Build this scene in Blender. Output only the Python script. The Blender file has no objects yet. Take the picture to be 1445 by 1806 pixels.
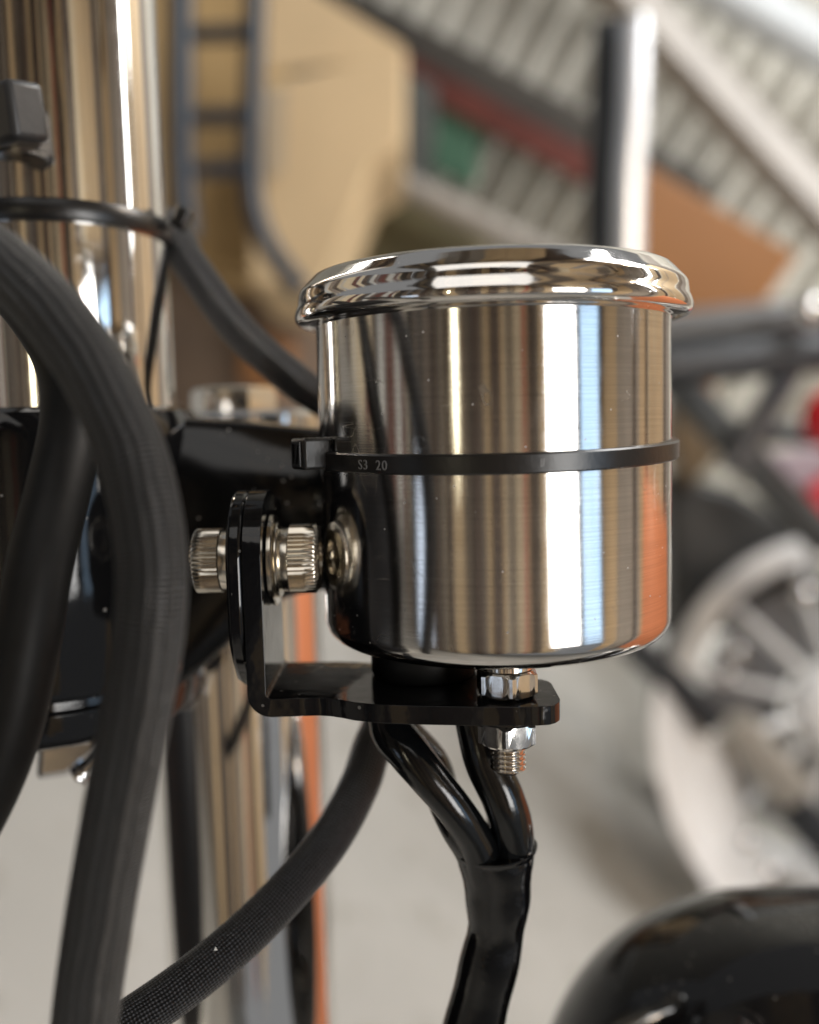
import bpy, bmesh, math, random
from mathutils import Matrix, Vector
random.seed(7)
PI = math.pi
sc = bpy.context.scene
COL = sc.collection

# ------------------------------------------------------------------ camera
# The photograph is a phone close-up: focal length 1700 px on a 1445 px wide frame.
# "Bike" coordinates are millimetres in the frame of the raked front end:
# z along the gauge axis, x to the right, y away from the camera.
PW, PH, FPX = 1445.0, 1806.0, 1700.0
CAM_MM = Vector((-14.821, -167.839, 46.157))
PITCH, ROLL = math.radians(5.510), math.radians(1.489)
fw = Vector((0, math.cos(PITCH), -math.sin(PITCH)))
r0 = Vector((1, 0, 0)); u0 = r0.cross(fw)
rg = r0 * math.cos(ROLL) - u0 * math.sin(ROLL)
ug = r0 * math.sin(ROLL) + u0 * math.cos(ROLL)

def frame(r, u, f, p):
    m = Matrix((( r.x, u.x, -f.x, p.x), (r.y, u.y, -f.y, p.y), (r.z, u.z, -f.z, p.z), (0, 0, 0, 1)))
    return m
CAM_G = frame(rg, ug, fw, CAM_MM * 0.001)
# in the garage the camera looks 26 degrees down and is rolled 30 degrees along the rake
WP, WR = math.radians(26), math.radians(30)
wf = Vector((0, math.cos(WP), -math.sin(WP))); wr0 = Vector((1, 0, 0)); wu0 = wr0.cross(wf)
wr = wr0 * math.cos(WR) + wu0 * math.sin(WR)
wu = wu0 * math.cos(WR) - wr0 * math.sin(WR)
CAM_POS = Vector((0, 0, 1.05))
CAM_W = frame(wr, wu, wf, CAM_POS)
M = CAM_W @ CAM_G.inverted()            # bike frame (metres) -> world

cd = bpy.data.cameras.new('camera'); cam = bpy.data.objects.new('camera', cd); COL.objects.link(cam)
cam.matrix_world = CAM_W
cd.sensor_fit = 'HORIZONTAL'; cd.sensor_width = 36.0; cd.lens = 36.0 * FPX / PW
cd.clip_start = 0.005; cd.clip_end = 200
cd.dof.use_dof = True; cd.dof.focus_distance = 0.147; cd.dof.aperture_fstop = 9.0
sc.camera = cam

# ------------------------------------------------------------------ world, lamps, exposure
w = bpy.data.worlds.new('World'); sc.world = w; w.use_nodes = True
bg = w.node_tree.nodes['Background']; bg.inputs[0].default_value = (0.95, 0.97, 1.0, 1); bg.inputs[1].default_value = 0.16
sc.view_settings.view_transform = 'Standard'; sc.view_settings.look = 'None'
sc.view_settings.exposure = 0.58; sc.view_settings.gamma = 1.0
sc.cycles.use_denoising = True
sc.cycles.max_bounces = 8; sc.cycles.glossy_bounces = 6; sc.cycles.diffuse_bounces = 3
sc.cycles.sample_clamp_indirect = 6.0

def gdir(az, el):
    a, e = math.radians(az), math.radians(el)
    return Vector((math.sin(a) * math.cos(e), -math.cos(a) * math.cos(e), math.sin(e)))
CUPC = Vector((0, 0, 0.035))
def epos(az, el, dist):                    # a place round the gauge, in the bike frame (m)
    return CUPC + gdir(az, el) * dist
def eframe(az, el, dist, twist=0):
    f = gdir(az, el); r = f.cross(Vector((0, 0, 1))).normalized(); u = r.cross(f).normalized()
    m = frame(r, u, f, epos(az, el, dist))
    return M @ m @ Matrix.Rotation(math.radians(twist), 4, 'Z')
def lamp(name, az, el, dist, wd, ht, rad, col, twist=0):
    l = bpy.data.lights.new(name, 'AREA'); l.shape = 'RECTANGLE'; l.size = wd; l.size_y = ht
    l.energy = rad * PI * wd * ht; l.color = col
    o = bpy.data.objects.new(name, l); COL.objects.link(o)
    f = gdir(az, el); r = Vector((0, 0, 1)).cross(f).normalized(); u = (-f).cross(r).normalized()
    # lamp shines along its -Z: towards the gauge
    z = f; x = r; y = z.cross(x)
    p = epos(az, el, dist)
    m = Matrix(((x.x, y.x, z.x, p.x), (x.y, y.y, z.y, p.y), (x.z, y.z, z.z, p.z), (0, 0, 0, 1)))
    o.matrix_world = M @ m @ Matrix.Rotation(math.radians(twist), 4, 'Z')
    return o
lamp('daylight_opening', 37.5, -4, 2.2, 0.70, 1.0, 7.0, (1.0, 0.985, 0.96), 4)
lamp('sky_opening', 56.5, -4, 2.25, 0.50, 1.0, 1.25, (0.50, 0.73, 1.0), 4)
lamp('ceiling_tube_lamp', -27, 4, 1.9, 0.05, 0.36, 8.0, (1.0, 0.92, 0.66), -2)
lamp('clamp_fill_lamp', -10, 46, 1.9, 1.6, 0.9, 0.75, (1.0, 0.98, 0.95), 0)  # unseen lamp added for a soft grey sheen on the clamp
lamp('side_window', -49, -10, 1.5, 0.26, 0.34, 0.75, (0.66, 0.80, 1.0), 0)
wm = lamp('cart_fill_lamp', 95, 40, 0.75, 0.14, 0.14, 50.0, (1.0, 0.80, 0.60), 0)  # unseen lamp added to brighten the orange cart
_a = M @ epos(95, 40, 0.75); _d = (M @ epos(127, -20, 0.9) - _a).normalized()
wm.matrix_world = Matrix.Translation(_a) @ _d.to_track_quat('-Z', 'Y').to_matrix().to_4x4()
wl_ = lamp('board_fill_lamp', 5, -35, 1.1, 0.6, 0.3, 17.0, (1.0, 0.95, 0.87), 0)  # unseen lamp added to light the mirrored planks
wl_.matrix_world = wl_.matrix_world @ Matrix.Rotation(math.radians(150), 4, 'X')
wl3 = lamp('board_fill_lamp', 84, -34, 1.1, 0.4, 0.3, 12.0, (1.0, 0.92, 0.80), 0)  # another added lamp, for the mirrored boards at the right
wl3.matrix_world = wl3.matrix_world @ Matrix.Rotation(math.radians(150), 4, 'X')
wl2 = lamp('board_fill_lamp', -80, -30, 1.0, 0.3, 0.3, 12.0, (1.0, 0.92, 0.78), 0)  # another added lamp, for the mirrored boards at the left
wl2.matrix_world = wl2.matrix_world @ Matrix.Rotation(math.radians(150), 4, 'X')
bd = bpy.data.lights.new('wall_side_fill', 'AREA'); bd.shape = 'RECTANGLE'; bd.size = 1.6; bd.size_y = 1.8; bd.energy = 95; bd.color = (1.0, 0.98, 0.95)  # unseen lamp added at the side so the wall's ribs get shading
bo = bpy.data.objects.new('wall_side_fill', bd); COL.objects.link(bo); bo.location = (3.6, 2.5, 1.2); bo.rotation_euler = (0, math.radians(90), 0)
# unseen lamp added overhead to brighten the floor and back wall
rl_ = bpy.data.lights.new('background_fill_lamp', 'AREA'); rl_.shape = 'RECTANGLE'; rl_.size = 2.6; rl_.size_y = 1.2; rl_.energy = 108; rl_.color = (0.98, 0.99, 1.0)
ro = bpy.data.objects.new('background_fill_lamp', rl_); COL.objects.link(ro); ro.location = (1.2, 1.6, 3.0); ro.rotation_euler = (math.radians(20), 0, 0)

# ------------------------------------------------------------------ materials
def newmat(name):
    m = bpy.data.materials.new(name); m.use_nodes = True
    nt = m.node_tree; b = nt.nodes['Principled BSDF']
    return m, nt, b
def N(nt, t, **kw):
    n = nt.nodes.new(t)
    for k, v in kw.items():
        setattr(n, k, v)
    return n
def L(nt, a, b): nt.links.new(a, b)
def noise(nt, vec, scale, detail=4, rough=0.55):
    n = N(nt, 'ShaderNodeTexNoise'); n.inputs['Scale'].default_value = scale
    n.inputs['Detail'].default_value = detail; n.inputs['Roughness'].default_value = rough
    if vec is not None: L(nt, vec, n.inputs['Vector'])
    return n
def ramp(nt, fac, stops):
    r = N(nt, 'ShaderNodeValToRGB'); e = r.color_ramp.elements
    while len(e) < len(stops): e.new(0.5)
    for i, (p, c) in enumerate(stops):
        e[i].position = p; e[i].color = (*c, 1) if len(c) == 3 else c
    L(nt, fac, r.inputs['Fac']); return r
def mapping(nt, vec, scale=(1, 1, 1), rot=(0, 0, 0)):
    mp = N(nt, 'ShaderNodeMapping'); mp.inputs['Scale'].default_value = scale; mp.inputs['Rotation'].default_value = rot
    L(nt, vec, mp.inputs['Vector']); return mp
def objco(nt): return N(nt, 'ShaderNodeTexCoord').outputs['Object']
def uvco(nt): return N(nt, 'ShaderNodeTexCoord').outputs['UV']
def bump(nt, b, h, strength, dist):
    n = N(nt, 'ShaderNodeBump'); n.inputs['Strength'].default_value = strength; n.inputs['Distance'].default_value = dist
    L(nt, h, n.inputs['Height']); L(nt, n.outputs[0], b.inputs['Normal']); return n

def mat_simple(name, col, rough=0.5, metal=0.0, var=0.0, scale=30, bmp=0.0, bdist=0.001, coat=0.0, spec=0.5, rvar=0.0):
    m, nt, b = newmat(name)
    b.inputs['Base Color'].default_value = (*col, 1); b.inputs['Roughness'].default_value = rough
    b.inputs['Metallic'].default_value = metal; b.inputs['Coat Weight'].default_value = coat
    b.inputs['Coat Roughness'].default_value = 0.04; b.inputs['Specular IOR Level'].default_value = spec
    co = objco(nt)
    if var or bmp or rvar:
        n = noise(nt, co, scale, 5, 0.6)
        if var:
            c0 = tuple(max(0, c * (1 - var)) for c in col); c1 = tuple(min(1, c * (1 + var)) for c in col)
            L(nt, ramp(nt, n.outputs['Fac'], [(0.3, c0), (0.7, c1)]).outputs[0], b.inputs['Base Color'])
        if rvar:
            mr = N(nt, 'ShaderNodeMapRange'); mr.inputs[1].default_value = 0.3; mr.inputs[2].default_value = 0.7
            mr.inputs[3].default_value = max(0, rough - rvar); mr.inputs[4].default_value = rough + rvar
            L(nt, n.outputs['Fac'], mr.inputs[0]); L(nt, mr.outputs[0], b.inputs['Roughness'])
        if bmp: bump(nt, b, n.outputs['Fac'], bmp, bdist)
    return m

def mat_steel_brushed():
    m, nt, b = newmat('brushed_stainless')
    b.inputs['Metallic'].default_value = 1.0
    b.inputs['Anisotropic'].default_value = 0.7; b.inputs['Anisotropic Rotation'].default_value = 0.25
    tg = N(nt, 'ShaderNodeTangent'); tg.direction_type = 'RADIAL'; tg.axis = 'Z'; L(nt, tg.outputs[0], b.inputs['Tangent'])
    co = objco(nt)
    uv = uvco(nt)
    # fine circumferential brushing: stretched round the cup (uv.x around, uv.y along the axis in mm)
    mp = mapping(nt, uv, (14, 9.0, 1))
    n1 = noise(nt, mp.outputs[0], 1.0, 6, 0.7)
    n2 = noise(nt, co, 90, 4, 0.6)      # smudges
    n2.inputs['Distortion'].default_value = 1.2
    mp3 = mapping(nt, co, (1, 1, 1)); n3 = noise(nt, mp3.outputs[0], 28, 2, 0.5)
    mr = N(nt, 'ShaderNodeMapRange'); mr.inputs[1].default_value = 0.35; mr.inputs[2].default_value = 0.72
    mr.inputs[3].default_value = 0.06; mr.inputs[4].default_value = 0.135
    L(nt, n2.outputs['Fac'], mr.inputs[0]); L(nt, mr.outputs[0], b.inputs['Roughness'])
    L(nt, ramp(nt, n1.outputs['Fac'], [(0.25, (0.66, 0.64, 0.62)), (0.8, (0.84, 0.82, 0.79))]).outputs[0], b.inputs['Base Color'])
    mp4 = mapping(nt, uv, (5, 2.4, 1)); n4 = noise(nt, mp4.outputs[0], 1.0, 4, 0.65)
    cr = ramp(nt, n1.outputs['Fac'], [(0.25, (0.66, 0.64, 0.62)), (0.8, (0.84, 0.82, 0.79))])
    c4 = ramp(nt, n4.outputs['Fac'], [(0.30, (0.80, 0.80, 0.80)), (0.70, (1, 1, 1))])
    mx4 = N(nt, 'ShaderNodeMix', data_type='RGBA', blend_type='MULTIPLY'); mx4.inputs[0].default_value = 1
    L(nt, cr.outputs[0], mx4.inputs[6]); L(nt, c4.outputs[0], mx4.inputs[7]); L(nt, mx4.outputs[2], b.inputs['Base Color'])
    # sparse hairline scratches: thin level lines of stretched noise, kept only in patches
    def hair(rot, sc_, w_):
        mv = mapping(nt, uv, sc_, (0, 0, rot)); q = noise(nt, mv.outputs[0], 1.0, 1, 0.5)
        d = N(nt, 'ShaderNodeMath', operation='SUBTRACT'); d.inputs[1].default_value = 0.5; L(nt, q.outputs['Fac'], d.inputs[0])
        ab = N(nt, 'ShaderNodeMath', operation='ABSOLUTE'); L(nt, d.outputs[0], ab.inputs[0])
        lt = N(nt, 'ShaderNodeMath', operation='LESS_THAN'); lt.inputs[1].default_value = w_; L(nt, ab.outputs[0], lt.inputs[0]); return lt.outputs[0]
    h1 = hair(0.15, (5, 0.35, 1), 0.0016); h2 = hair(-0.6, (22, 0.07, 1), 0.0016)
    hs_ = N(nt, 'ShaderNodeMath', operation='MAXIMUM'); L(nt, h1, hs_.inputs[0]); L(nt, h2, hs_.inputs[1])
    pt = noise(nt, co, 130, 2, 0.5); gp = N(nt, 'ShaderNodeMath', operation='GREATER_THAN'); gp.inputs[1].default_value = 0.57; L(nt, pt.outputs['Fac'], gp.inputs[0])
    hm = N(nt, 'ShaderNodeMath', operation='MULTIPLY'); L(nt, hs_.outputs[0], hm.inputs[0]); L(nt, gp.outputs[0], hm.inputs[1])
    # dust
    vd = N(nt, 'ShaderNodeTexVoronoi'); vd.inputs['Scale'].default_value = 330; L(nt, co, vd.inputs['Vector'])
    ld = N(nt, 'ShaderNodeMath', operation='LESS_THAN'); ld.inputs[1].default_value = 0.055; L(nt, vd.outputs['Distance'], ld.inputs[0])
    ra = N(nt, 'ShaderNodeMath', operation='MAXIMUM'); L(nt, hm.outputs[0], ra.inputs[0]); L(nt, ld.outputs[0], ra.inputs[1])
    rr_ = N(nt, 'ShaderNodeMath', operation='MULTIPLY_ADD'); rr_.inputs[1].default_value = 0.16; L(nt, ra.outputs[0], rr_.inputs[0]); L(nt, mr.outputs[0], rr_.inputs[2])
    L(nt, rr_.outputs[0], b.inputs['Roughness'])
    me_ = N(nt, 'ShaderNodeMath', operation='MULTIPLY_ADD'); me_.inputs[1].default_value = -0.55; me_.inputs[2].default_value = 1.0
    L(nt, ld.outputs[0], me_.inputs[0]); L(nt, me_.outputs[0], b.inputs['Metallic'])
    add = N(nt, 'ShaderNodeMath', operation='MULTIPLY_ADD'); add.inputs[1].default_value = 0.45
    sm = N(nt, 'ShaderNodeMath', operation='MULTIPLY'); sm.inputs[1].default_value = 6.0
    L(nt, n3.outputs['Fac'], sm.inputs[0]); L(nt, sm.outputs[0], add.inputs[2]); L(nt, n1.outputs['Fac'], add.inputs[0])
    bump(nt, b, add.outputs[0], 0.20, 0.00006)
    return m
def mat_chrome(name, col=(0.82, 0.79, 0.75), rough=0.05, wav=0.15, scale=60, dist=0.00008):
    m, nt, b = newmat(name)
    b.inputs['Metallic'].default_value = 1.0; b.inputs['Base Color'].default_value = (*col, 1)
    co = objco(nt)
    n = noise(nt, co, scale, 2, 0.5); n2 = noise(nt, co, 350, 4, 0.6)
    mr = N(nt, 'ShaderNodeMapRange'); mr.inputs[1].default_value = 0.4; mr.inputs[2].default_value = 0.75
    mr.inputs[3].default_value = rough; mr.inputs[4].default_value = rough + 0.09
    L(nt, n2.outputs['Fac'], mr.inputs[0]); L(nt, mr.outputs[0], b.inputs['Roughness'])
    bump(nt, b, n.outputs['Fac'], wav, dist)
    return m
def mat_black_gloss(name, rough=0.06, dust=0.6, peel=0.25):
    m, nt, b = newmat(name)
    b.inputs['Specular IOR Level'].default_value = 0.45
    b.inputs['Roughness'].default_value = rough
    co = objco(nt)
    v = N(nt, 'ShaderNodeTexVoronoi'); v.inputs['Scale'].default_value = 420; L(nt, co, v.inputs['Vector'])
    pat = noise(nt, co, 55, 3, 0.6)
    lt = N(nt, 'ShaderNodeMath', operation='LESS_THAN'); lt.inputs[1].default_value = 0.12; L(nt, v.outputs['Distance'], lt.inputs[0])
    gt = N(nt, 'ShaderNodeMath', operation='GREATER_THAN'); gt.inputs[1].default_value = 0.50; L(nt, pat.outputs['Fac'], gt.inputs[0])
    mu = N(nt, 'ShaderNodeMath', operation='MULTIPLY'); L(nt, lt.outputs[0], mu.inputs[0]); L(nt, gt.outputs[0], mu.inputs[1])
    mu2 = N(nt, 'ShaderNodeMath', operation='MULTIPLY'); mu2.inputs[1].default_value = dust; L(nt, mu.outputs[0], mu2.inputs[0])
    mx = N(nt, 'ShaderNodeMix', data_type='RGBA'); mx.inputs[6].default_value = (0.006, 0.006, 0.0065, 1); mx.inputs[7].default_value = (0.45, 0.43, 0.40, 1)
    L(nt, mu2.outputs[0], mx.inputs[0]); L(nt, mx.outputs[2], b.inputs['Base Color'])
    rm = N(nt, 'ShaderNodeMath', operation='MULTIPLY_ADD'); rm.inputs[1].default_value = 0.5; rm.inputs[2].default_value = rough
    L(nt, mu2.outputs[0], rm.inputs[0]); L(nt, rm.outputs[0], b.inputs['Roughness'])
    pn = noise(nt, co, 260, 2, 0.5); bump(nt, b, pn.outputs['Fac'], peel, 0.00008)
    return m
def mat_braid(name, col0, col1, nu, nv, rough=0.45, strength=0.9):
    """woven sleeve: uv.x runs along the hose in mm, uv.y once around"""
    m, nt, b = newmat(name)
    uv = uvco(nt)
    wn_ = noise(nt, objco(nt), 160, 3, 0.6)
    wa = N(nt, 'ShaderNodeVectorMath', operation='MULTIPLY_ADD'); wa.inputs[1].default_value = (0.9, 0.035, 0); L(nt, wn_.outputs['Color'], wa.inputs[0]); L(nt, uv, wa.inputs[2])
    sp = N(nt, 'ShaderNodeSeparateXYZ'); L(nt, wa.outputs[0], sp.inputs[0])
    def lin(a, bb):
        m1 = N(nt, 'ShaderNodeMath', operation='MULTIPLY'); m1.inputs[1].default_value = a; L(nt, sp.outputs[0], m1.inputs[0])
        m2 = N(nt, 'ShaderNodeMath', operation='MULTIPLY_ADD'); m2.inputs[1].default_value = bb
        L(nt, sp.outputs[1], m2.inputs[0]); L(nt, m1.outputs[0], m2.inputs[2])
        s = N(nt, 'ShaderNodeMath', operation='SINE'); L(nt, m2.outputs[0], s.inputs[0]); return s.outputs[0]
    A = lin(nu * 2 * PI, nv * 2 * PI); B = lin(nu * 2 * PI, -nv * 2 * PI)
    pr = N(nt, 'ShaderNodeMath', operation='MULTIPLY'); L(nt, A, pr.inputs[0]); L(nt, B, pr.inputs[1])
    # small variation of the yarn
    co = objco(nt); n = noise(nt, co, 900, 3, 0.6)
    ad = N(nt, 'ShaderNodeMath', operation='MULTIPLY_ADD'); ad.inputs[1].default_value = 0.9; L(nt, n.outputs['Fac'], ad.inputs[0]); L(nt, pr.outputs[0], ad.inputs[2])
    rp = ramp(nt, ad.outputs[0], [(0.30, col0), (0.62, tuple(c * 0.25 for c in col1)), (1.0, col1)])
    L(nt, rp.outputs[0], b.inputs['Base Color'])
    b.inputs['Roughness'].default_value = rough
    b.inputs['Sheen Weight'].default_value = 0.04; b.inputs['Sheen Roughness'].default_value = 0.4
    bump(nt, b, ad.outputs[0], strength, 0.0003)
    return m
def mat_concrete():
    m, nt, b = newmat('concrete')
    co = objco(nt)
    n1 = noise(nt, co, 2.2, 5, 0.6); n2 = noise(nt, co, 9, 6, 0.65); n3 = noise(nt, co, 160, 4, 0.7)
    a = ramp(nt, n1.outputs['Fac'], [(0.30, (0.37, 0.362, 0.335)), (0.70, (0.48, 0.47, 0.44))])
    st = ramp(nt, n2.outputs['Fac'], [(0.55, (1, 1, 1)), (0.72, (0.50, 0.47, 0.40))])
    mx = N(nt, 'ShaderNodeMix', data_type='RGBA', blend_type='MULTIPLY'); mx.inputs[0].default_value = 1
    L(nt, a.outputs[0], mx.inputs[6]); L(nt, st.outputs[0], mx.inputs[7]); L(nt, mx.outputs[2], b.inputs['Base Color'])
    b.inputs['Roughness'].default_value = 0.6
    bump(nt, b, n3.outputs['Fac'], 0.3, 0.002)
    return m

STEEL = mat_steel_brushed()
BEZEL = mat_chrome('polished_bezel', (0.82, 0.79, 0.75), 0.045, 0.25, 120, 0.00007)
CHROME = mat_chrome('chrome_tube', (0.85, 0.83, 0.80), 0.035, 0.2, 45, 0.00008)
CHROMEB = mat_chrome('chrome_far', (0.80, 0.80, 0.80), 0.06, 0.3, 12, 0.002)
BOLT = mat_chrome('nickel_bolt', (0.74, 0.69, 0.60), 0.16, 0.2, 300, 0.00005)
NUTM = mat_chrome('stainless_nut', (0.80, 0.77, 0.73), 0.10, 0.3, 500, 0.00005)
GLOSS = mat_black_gloss('black_gloss_paint')
GLOSSB = mat_black_gloss('black_gloss_bracket', 0.05, 0.25, 0.8)
SHELL = mat_black_gloss('black_gloss_shell', 0.04, 0.2, 0.35); SHELL.node_tree.nodes['Principled BSDF'].inputs['Coat Weight'].default_value = 0.0
PLASTIC = mat_simple('black_nylon', (0.006, 0.006, 0.0065), 0.30, 0, 0.2, 900, 0.35, 0.0001, spec=0.6)
RUBBER = mat_simple('black_rubber', (0.005, 0.005, 0.005), 0.5, 0, 0.3, 300, 0.1, 0.0002, spec=0.25)
SHRINK = mat_simple('heat_shrink', (0.003, 0.0035, 0.004), 0.15, 0, 0.2, 180, 0.25, 0.0003, spec=0.6, rvar=0.06)
SHRINK2 = mat_simple('heat_shrink_gloss', (0.002, 0.002, 0.0025), 0.10, 0, 0.2, 120, 0.35, 0.0005, spec=0.6, rvar=0.05)
BRAID = mat_braid('braided_sleeve', (0.002, 0.002, 0.003), (0.095, 0.098, 0.108), 0.9, 20, 0.33, 1.0)
BRAIDA = mat_braid('ribbed_sleeve', (0.005, 0.005, 0.005), (0.028, 0.027, 0.027), 0.85, 9, 0.42, 1.0)
CONC = mat_concrete()
CORR = mat_simple('painted_corrugated', (0.46, 0.44, 0.385), 0.45, 0, 0.12, 6)
CARD = mat_simple('cardboard', (0.56, 0.41, 0.235), 0.75, 0, 0.06, 4)
CARD2 = mat_simple('cardboard_dark', (0.40, 0.265, 0.115), 0.75, 0, 0.08, 4)
ORANGE = mat_simple('orange_board', (0.23, 0.084, 0.007), 0.55, 0, 0.08, 4)
DARKST = mat_simple('dark_steel', (0.022, 0.026, 0.032), 0.35, 0, 0.3, 10)
BLUEBLK = mat_simple('blue_black_paint', (0.016, 0.022, 0.033), 0.35, 0, 0.2, 10)
GREYST = mat_simple('grey_steel', (0.30, 0.27, 0.235), 0.5, 0, 0.15, 5)
DKGREY = mat_simple('dark_grey_girt', (0.05, 0.045, 0.038), 0.55, 0, 0.15, 5)
WHITEST = mat_simple('white_pipe', (0.46, 0.475, 0.475), 0.35, 0, 0.05, 5)
REDOX = mat_simple('red_oxide', (0.10, 0.025, 0.018), 0.5, 0, 0.2, 5)
RED = mat_simple('red_plastic', (0.62, 0.008, 0.018), 0.25, 0, 0.05, 5, coat=0.5)
PINK = mat_simple('pale_pink', (0.42, 0.34, 0.37), 0.4, 0, 0.1, 5)
GREEN = mat_simple('green_panel', (0.06, 0.135, 0.085), 0.55, 0, 0.1, 5)
OLIVE = mat_simple('olive_canvas', (0.07, 0.055, 0.018), 0.7, 0, 0.2, 8)
BROWN = mat_simple('brown_wood', (0.155, 0.125, 0.098), 0.6, 0, 0.25, 6)
RIM = mat_simple('satin_alloy', (0.80, 0.80, 0.79), 0.4, 0.1, 0.1, 6)
TYRE = mat_simple('tyre_rubber', (0.018, 0.018, 0.02), 0.6, 0, 0.2, 8)
TAN = mat_simple('tan_timber', (0.53, 0.40, 0.245), 0.6, 0, 0.18, 3)
WARMW = mat_simple('cream_paint', (0.62, 0.53, 0.38), 0.6, 0, 0.1, 3)
DKTIM = mat_simple('dark_timber', (0.055, 0.035, 0.025), 0.6, 0, 0.3, 3)
REDPNT = mat_simple('red_paint', (0.40, 0.035, 0.03), 0.4, 0, 0.05, 3)
SALMON = mat_simple('orange_paint', (0.80, 0.30, 0.15), 0.35, 0, 0.05, 3)
GLASS = mat_simple('dial_face', (0.7, 0.69, 0.66), 0.3, 0, 0, 3)

# ------------------------------------------------------------------ mesh helpers
class MB:
    def __init__(s): s.v = []; s.f = []; s.uv = {}
    def add(s, vs, fs, uvs=None):
        o = len(s.v); s.v += [tuple(v) for v in vs]
        for i, f in enumerate(fs):
            s.f.append(tuple(o + k for k in f))
            if uvs: s.uv[len(s.f) - 1] = uvs[i]
        return s
    def mesh(s, name, scale=1.0, smooth=35):
        me = bpy.data.meshes.new(name)
        me.from_pydata([(a * scale, b * scale, c * scale) for a, b, c in s.v], [], s.f)
        if s.uv:
            ul = me.uv_layers.new(name='UVMap')
            for p in me.polygons:
                u = s.uv.get(p.index)
                if u:
                    for k, li in enumerate(p.loop_indices): ul.data[li].uv = u[k]
        bm = bmesh.new(); bm.from_mesh(me); bmesh.ops.recalc_face_normals(bm, faces=bm.faces); bm.to_mesh(me); bm.free()
        me.shade_smooth()
        if smooth is not None: me.set_sharp_from_angle(angle=math.radians(smooth))
        return me

def lathe(prof, n=96, place=None, closed=False, fn=None):
    """prof: (r, h) pairs; place maps (x, y, h) of the turning axis to bike/world space"""
    place = place or (lambda x, y, h: (x, y, h))
    vs, fs, uv = [], [], []
    P = len(prof); l = [0]
    for i in range(1, P): l.append(l[-1] + math.dist(prof[i], prof[i - 1]))
    for i in range(n):
        a = 2 * PI * i / n
        for (r, h) in prof:
            rr = fn(r, h, a) if fn else r
            vs.append(place(rr * math.cos(a), rr * math.sin(a), h))
    for i in range(n):
        j = (i + 1) % n
        for k in range(P - 1 if not closed else P):
            k2 = (k + 1) % P
            fs.append((i * P + k, j * P + k, j * P + k2, i * P + k2))
            lk2 = l[k2] if k2 else l[-1] + 1
            uv.append(((i / n, l[k]), ((i + 1) / n, l[k]), ((i + 1) / n, lk2), (i / n, lk2)))
    if not closed:
        if prof[0][0] > 1e-6: fs.append(tuple(i * P for i in range(n))); uv.append(None)
        if prof[-1][0] > 1e-6: fs.append(tuple(i * P + P - 1 for i in range(n))); uv.append(None)
    m = MB(); o = 0
    m.add(vs, fs)
    for i, u in enumerate(uv):
        if u: m.uv[i] = u
    return m
def axis_x(x0, y0, z0): return lambda a, b, h: (x0 + h, y0 + a, z0 + b)
def axis_z(x0, y0, z0): return lambda a, b, h: (x0 + a, y0 + b, z0 + h)

def catmull(P, per=10):
    P = [Vector(p) for p in P]; Q = [P[0] * 2 - P[1]] + P + [P[-1] * 2 - P[-2]]; out = []
    for i in range(1, len(Q) - 2):
        a, b, c, d = Q[i - 1], Q[i], Q[i + 1], Q[i + 2]
        for k in range(per):
            t = k / per
            out.append(0.5 * ((2 * b) + (c - a) * t + (2 * a - 5 * b + 4 * c - d) * t * t + (3 * b - a - 3 * c + d) * t ** 3))
    out.append(P[-1]); return out
def tube(path, rad, n=24, mb=None, ratio=1.0, cap=True, uvs=1.0):
    """path: Vectors; rad: number, list or function of 0..1"""
    mb = mb or MB(); K = len(path)
    vs, fs, uv = [], [], []
    T = []
    for i in range(K):
        a = path[max(0, i - 1)]; b = path[min(K - 1, i + 1)]; T.append((b - a).normalized())
    ref = Vector((0, 0, 1)) if abs(T[0].z) < 0.9 else Vector((1, 0, 0))
    nrm = (ref - T[0] * ref.dot(T[0])).normalized(); s = 0; S = []
    for i in range(K):
        if i: s += (path[i] - path[i - 1]).length
        S.append(s)
        nrm = (nrm - T[i] * nrm.dot(T[i])).normalized(); bi = T[i].cross(nrm)
        r = rad(i / (K - 1)) if callable(rad) else (rad[i] if isinstance(rad, (list, tuple)) else rad)
        for j in range(n):
            a = 2 * PI * j / n
            vs.append(path[i] + nrm * (math.cos(a) * r) + bi * (math.sin(a) * r * ratio))
    for i in range(K - 1):
        for j in range(n):
            k = (j + 1) % n
            fs.append((i * n + j, i * n + k, (i + 1) * n + k, (i + 1) * n + j))
            uv.append(((S[i] * uvs, j / n), (S[i] * uvs, (j + 1) / n), (S[i + 1] * uvs, (j + 1) / n), (S[i + 1] * uvs, j / n)))
    if cap:
        fs.append(tuple(range(n))); uv.append(tuple((0, 0) for _ in range(n)))
        fs.append(tuple((K - 1) * n + j for j in range(n))); uv.append(tuple((0, 0) for _ in range(n)))
    mb.add(vs, fs, uv); return mb
def prism(poly, vec, mb=None):
    mb = mb or MB(); n = len(poly); vec = Vector(vec)
    a = [Vector(p) for p in poly]; b = [p + vec for p in a]
    fs = [tuple(range(n)), tuple(range(2 * n - 1, n - 1, -1))] + [(i, (i + 1) % n, n + (i + 1) % n, n + i) for i in range(n)]
    mb.add(a + b, fs); return mb
def boxmb(c, sx, sy, sz, mb=None, R=None):
    mb = mb or MB(); c = Vector(c); R = R or Matrix.Identity(3)
    vs = [c + R @ Vector((x * sx / 2, y * sy / 2, z * sz / 2)) for x in (-1, 1) for y in (-1, 1) for z in (-1, 1)]
    mb.add(vs, [(0, 1, 3, 2), (4, 6, 7, 5), (0, 4, 5, 1), (2, 3, 7, 6), (0, 2, 6, 4), (1, 5, 7, 3)]); return mb

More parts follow.
